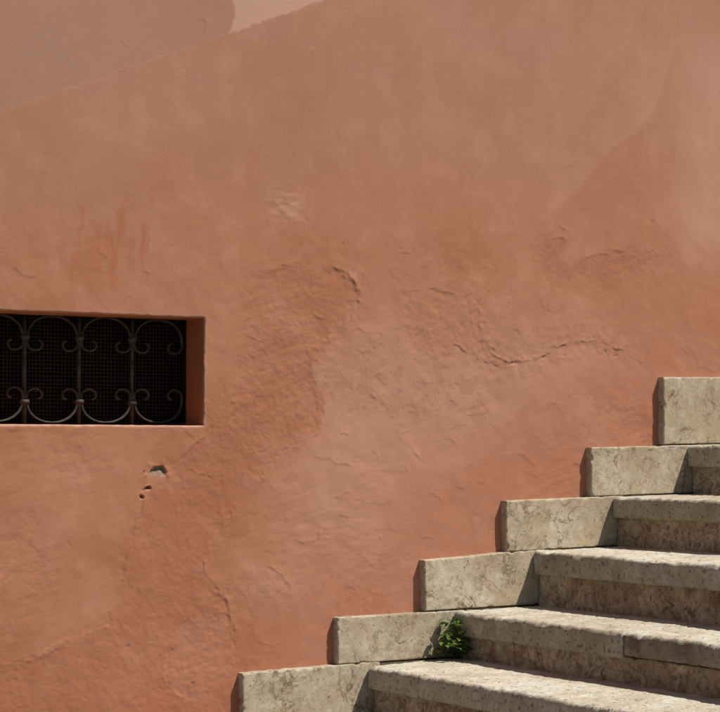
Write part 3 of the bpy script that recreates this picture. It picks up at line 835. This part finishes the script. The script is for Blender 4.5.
# ------------------------------------------------------------------ skirting slabs
slab_px = {1: ((243, 673.5), (340, 664.8)), 2: ((338, 617.8), (448, 611.0)), 3: ((424.5, 560.5), (535, 549.5)),
           4: ((506.5, 500.7), (613, 496.0)), 5: ((591.5, 447.5), (686, 445.0)), 6: ((664, 377), (710, 377.1))}
bot_px = {2: (338, 664.5), 3: (426, 611.2), 4: (506.8, 552.0), 5: (591.7, 496.6), 6: (664, 444.6)}
def skirting(k, tl, tr, bl, br):
    """thin slab against the plaster: front sheet, worn arris, sides running back into the wall"""
    tl, tr, bl, br = [np.array(p_) for p_ in (tl, tr, bl, br)]
    n = 72; m_ = 40
    s_ = np.linspace(0, 1, n+1); t_ = np.linspace(0, 1, m_+1)
    SS, TT = np.meshgrid(s_, t_)
    def grid(ins):
        ex = np.linalg.norm(tr-tl); ez = np.linalg.norm(tl-bl)
        a_ = ins/ex + SS*(1-2*ins/ex); b_ = ins/ez + TT*(1-2*ins/ez)
        P_ = (bl*(1-a_[..., None])+br*a_[..., None])*(1-b_[..., None]) + (tl*(1-a_[..., None])+tr*a_[..., None])*b_[..., None]
        return P_
    G0 = grid(0.0030); G1 = grid(0.0)
    ids = np.arange((n+1)*(m_+1)).reshape(m_+1, n+1)
    ring_ = np.concatenate([ids[0, :-1], ids[:-1, -1], ids[-1, :0:-1], ids[:0:-1, 0]])
    fx, fz = G0[..., 0].ravel(), G0[..., 1].ravel()
    yf = -TS + 0.0010*fbm(fx*16+k*5, fz*16, seed=700+k, octv=3)
    VF = np.stack([fx, yf, fz], 1)
    ox, oz = G1[..., 0].ravel()[ring_], G1[..., 1].ravel()[ring_]
    cxy = np.array([VF[:, 0].mean(), VF[:, 2].mean()])
    # nicks and wear along the arris
    nick = np.clip(vnoise(ox*45+k, oz*45, seed=730+k)-0.18, 0, 1)*0.010 + 0.0010*np.abs(fbm(ox*20+k, oz*20, seed=740, octv=2))
    dirn = np.stack([np.where(ox < tl[0]+.004, 1.0, 0) - np.where(ox > tr[0]-.004, 1.0, 0), np.where(oz < max(bl[1], br[1])+.012, 0.0, 0) - np.where(oz > min(tl[1], tr[1])-.004, 1.0, 0)], 1)
    wav = 0.0010*fbm(ox*9+k*3, oz*9, seed=745, octv=2)
    R1 = np.stack([ox+dirn[:, 0]*(nick*0.4+wav), np.full(len(ox), -TS+0.0026)+nick, oz+dirn[:, 1]*(nick*0.4+wav)], 1)
    VF[ring_, 1] += nick*0.35; VF[ring_, 0] += dirn[:, 0]*(nick*0.6+wav); VF[ring_, 2] += dirn[:, 1]*(nick*0.6+wav)
    R2 = R1.copy(); R2[:, 1] = 0.012
    nf = len(VF); nr2 = len(ring_)
    VV = np.concatenate([VF, R1, R2])
    q = [np.stack([ids[:-1, :-1], ids[:-1, 1:], ids[1:, 1:], ids[1:, :-1]], -1).reshape(-1, 4)]
    a_ = np.arange(nr2); b_ = (a_+1) % nr2
    q.append(np.stack([ring_[b_], ring_[a_], nf+a_, nf+b_], 1))
    q.append(np.stack([nf+b_, nf+a_, nf+nr2+a_, nf+nr2+b_], 1))
    o = mesh_np('skirting_slab', VV, np.concatenate(q), M_SLAB, stairs, True)
    o.data.set_sharp_from_angle(angle=math.radians(38))
    return o
LEAD = NOS[4][0]-hit(591.5, 497, -TS)[0]           # how far a slab reaches in front of the nosing below it
for k in range(KMIN+1, KMAX+1):
    xr_ = NOS[k][0]+OVER+0.03
    if k in slab_px:
        (a_, b_) = slab_px[k]; A = hit(*a_, -TS); B = hit(*b_, -TS)
        sl = (B[2]-A[2])/(B[0]-A[0])
        tl = (A[0], A[2]); tr = (xr_, A[2]+sl*(xr_-A[0]))
    else:
        xl = NOS[k-1][0]-LEAD; zt = NOS[k][2]+0.004 + (0.05 if k > 6 else 0)
        tl = (xl, zt-0.006); tr = (xr_, zt)
    if k in bot_px:
        Bp = hit(*bot_px[k], -TS); bl = (Bp[0], Bp[2])
    else:
        bl = (tl[0]+0.001, NOS[k-1][2] - 0.002)
    zbr = NOS[k-1][2]+SLOPE*(xr_-NOS[k-1][0])+0.003
    br = (xr_, zbr)
    skirting(k, tl, tr, bl, br)

# mortar bedding behind the tread ends, under each slab
bm = bmesh.new()
for k in range(KMIN+1, KMAX+1):
    xa, xb_ = NOS[k-1][0]+OVER+0.031, NOS[k][0]+OVER+0.045
    zt = NOS[k-1][2]+SLOPE*(xa-NOS[k-1][0])+0.004
    bm_box(bm, (xa, -TS+0.003, zt-0.08), (xb_, 0.01, zt))
mesh_bm('bedding_mortar', bm, M_CORE, stairs)

# ------------------------------------------------------------------ weed in the corner of the second riser
base = np.array([NOS[2][0]+OVER-0.016, -TS-0.016, NOS[1][2]+0.006])
weed = thing('weed', 'small leafy green weed sprouting from the joint of the stone stairs', 'weed', tuple(base))
rw = random.Random(21)
def sprig(p0, p1, bend, nleaf, size):
    P0, P1 = Vector(p0), Vector(p1); C = (P0+P1)/2 + Vector(bend)
    pts = [P0*(1-t)**2 + C*2*t*(1-t) + P1*t*t for t in [i/9 for i in range(10)]]
    bm = bmesh.new(); rings = []
    for i, p in enumerate(pts):
        r = 0.0016*(1-0.55*i/9)
        rings.append([bm.verts.new(p+Vector((r*math.cos(q), r*math.sin(q), 0))) for q in (0, 1.57, 3.14, 4.71)])
    for i in range(9):
        for q in range(4): bm.faces.new((rings[i][q], rings[i][(q+1) % 4], rings[i+1][(q+1) % 4], rings[i+1][q]))
    mesh_bm('stem', bm, M_STEM, weed, True)
    bm = bmesh.new()
    for n in range(nleaf):
        t = 0.15+0.85*(n+rw.random())/nleaf
        p = P0*(1-t)**2 + C*2*t*(1-t) + P1*t*t
        L = size*rw.uniform(0.55, 1.45); W = L*rw.uniform(0.55, 0.75)
        ang = rw.uniform(0, 6.283); up = rw.uniform(-0.25, 0.75)
        dr = Vector((math.cos(ang)-0.25, math.sin(ang)-0.55, up)).normalized()
        sd = dr.cross(Vector((rw.uniform(-.3, .3), rw.uniform(-.5, .1), 1))).normalized(); nm = sd.cross(dr).normalized()
        pet = p + dr*L*0.25
        o0 = bm.verts.new(p); 
        cpt = []
        for a_, wd, dp in ((0.25, 0.10, 0.0), (0.48, 0.46, -0.04), (0.75, 0.44, -0.05), (1.02, 0.24, -0.12)):
            m_ = p + dr*L*a_ + nm*L*dp
            cpt.append((bm.verts.new(m_+sd*W*wd+nm*L*0.07*wd*2), bm.verts.new(m_), bm.verts.new(m_-sd*W*wd+nm*L*0.07*wd*2)))
        tip = bm.verts.new(p+dr*L*1.2-nm*L*0.22)
        bm.faces.new((o0, cpt[0][0], cpt[0][1])); bm.faces.new((o0, cpt[0][1], cpt[0][2]))
        for i in range(3):
            for q in range(2): bm.faces.new((cpt[i][q], cpt[i+1][q], cpt[i+1][q+1], cpt[i][q+1]))
        bm.faces.new((cpt[3][0], tip, cpt[3][1])); bm.faces.new((cpt[3][1], tip, cpt[3][2]))
    mesh_bm('leaves', bm, M_LEAF, weed, True)
def at(u, v, y): return hit(u, v, y)
b0 = tuple(base)
for (u, v, y, bend, n, sz) in [(450, 619, -.050, (-.01, -.004, .02), 16, .026), (442, 625, -.055, (-.02, -.01, .02), 14, .024), (459, 630, -.095, (0, -.02, .02), 14, .025),
                               (455, 622, -.070, (0, -.01, .02), 14, .025), (466, 641, -.12, (.0, -.03, .02), 14, .024), (448, 638, -.095, (-.01, -.02, .02), 14, .026),
                               (434, 647, -.050, (-.02, -.005, .012), 14, .018), (431, 653, -.060, (-.03, -.005, .01), 12, .016), (460, 648, -.12, (0, -.02, .015), 14, .022), (446, 630, -.075, (-.01, -.02, .01), 14, .024), (453, 645, -.13, (0, -.03, .01), 12, .024), (440, 640, -.075, (-.01, -.02, .01), 12, .022)]:
    sprig(b0, tuple(at(u, v, y)), bend, n, sz)
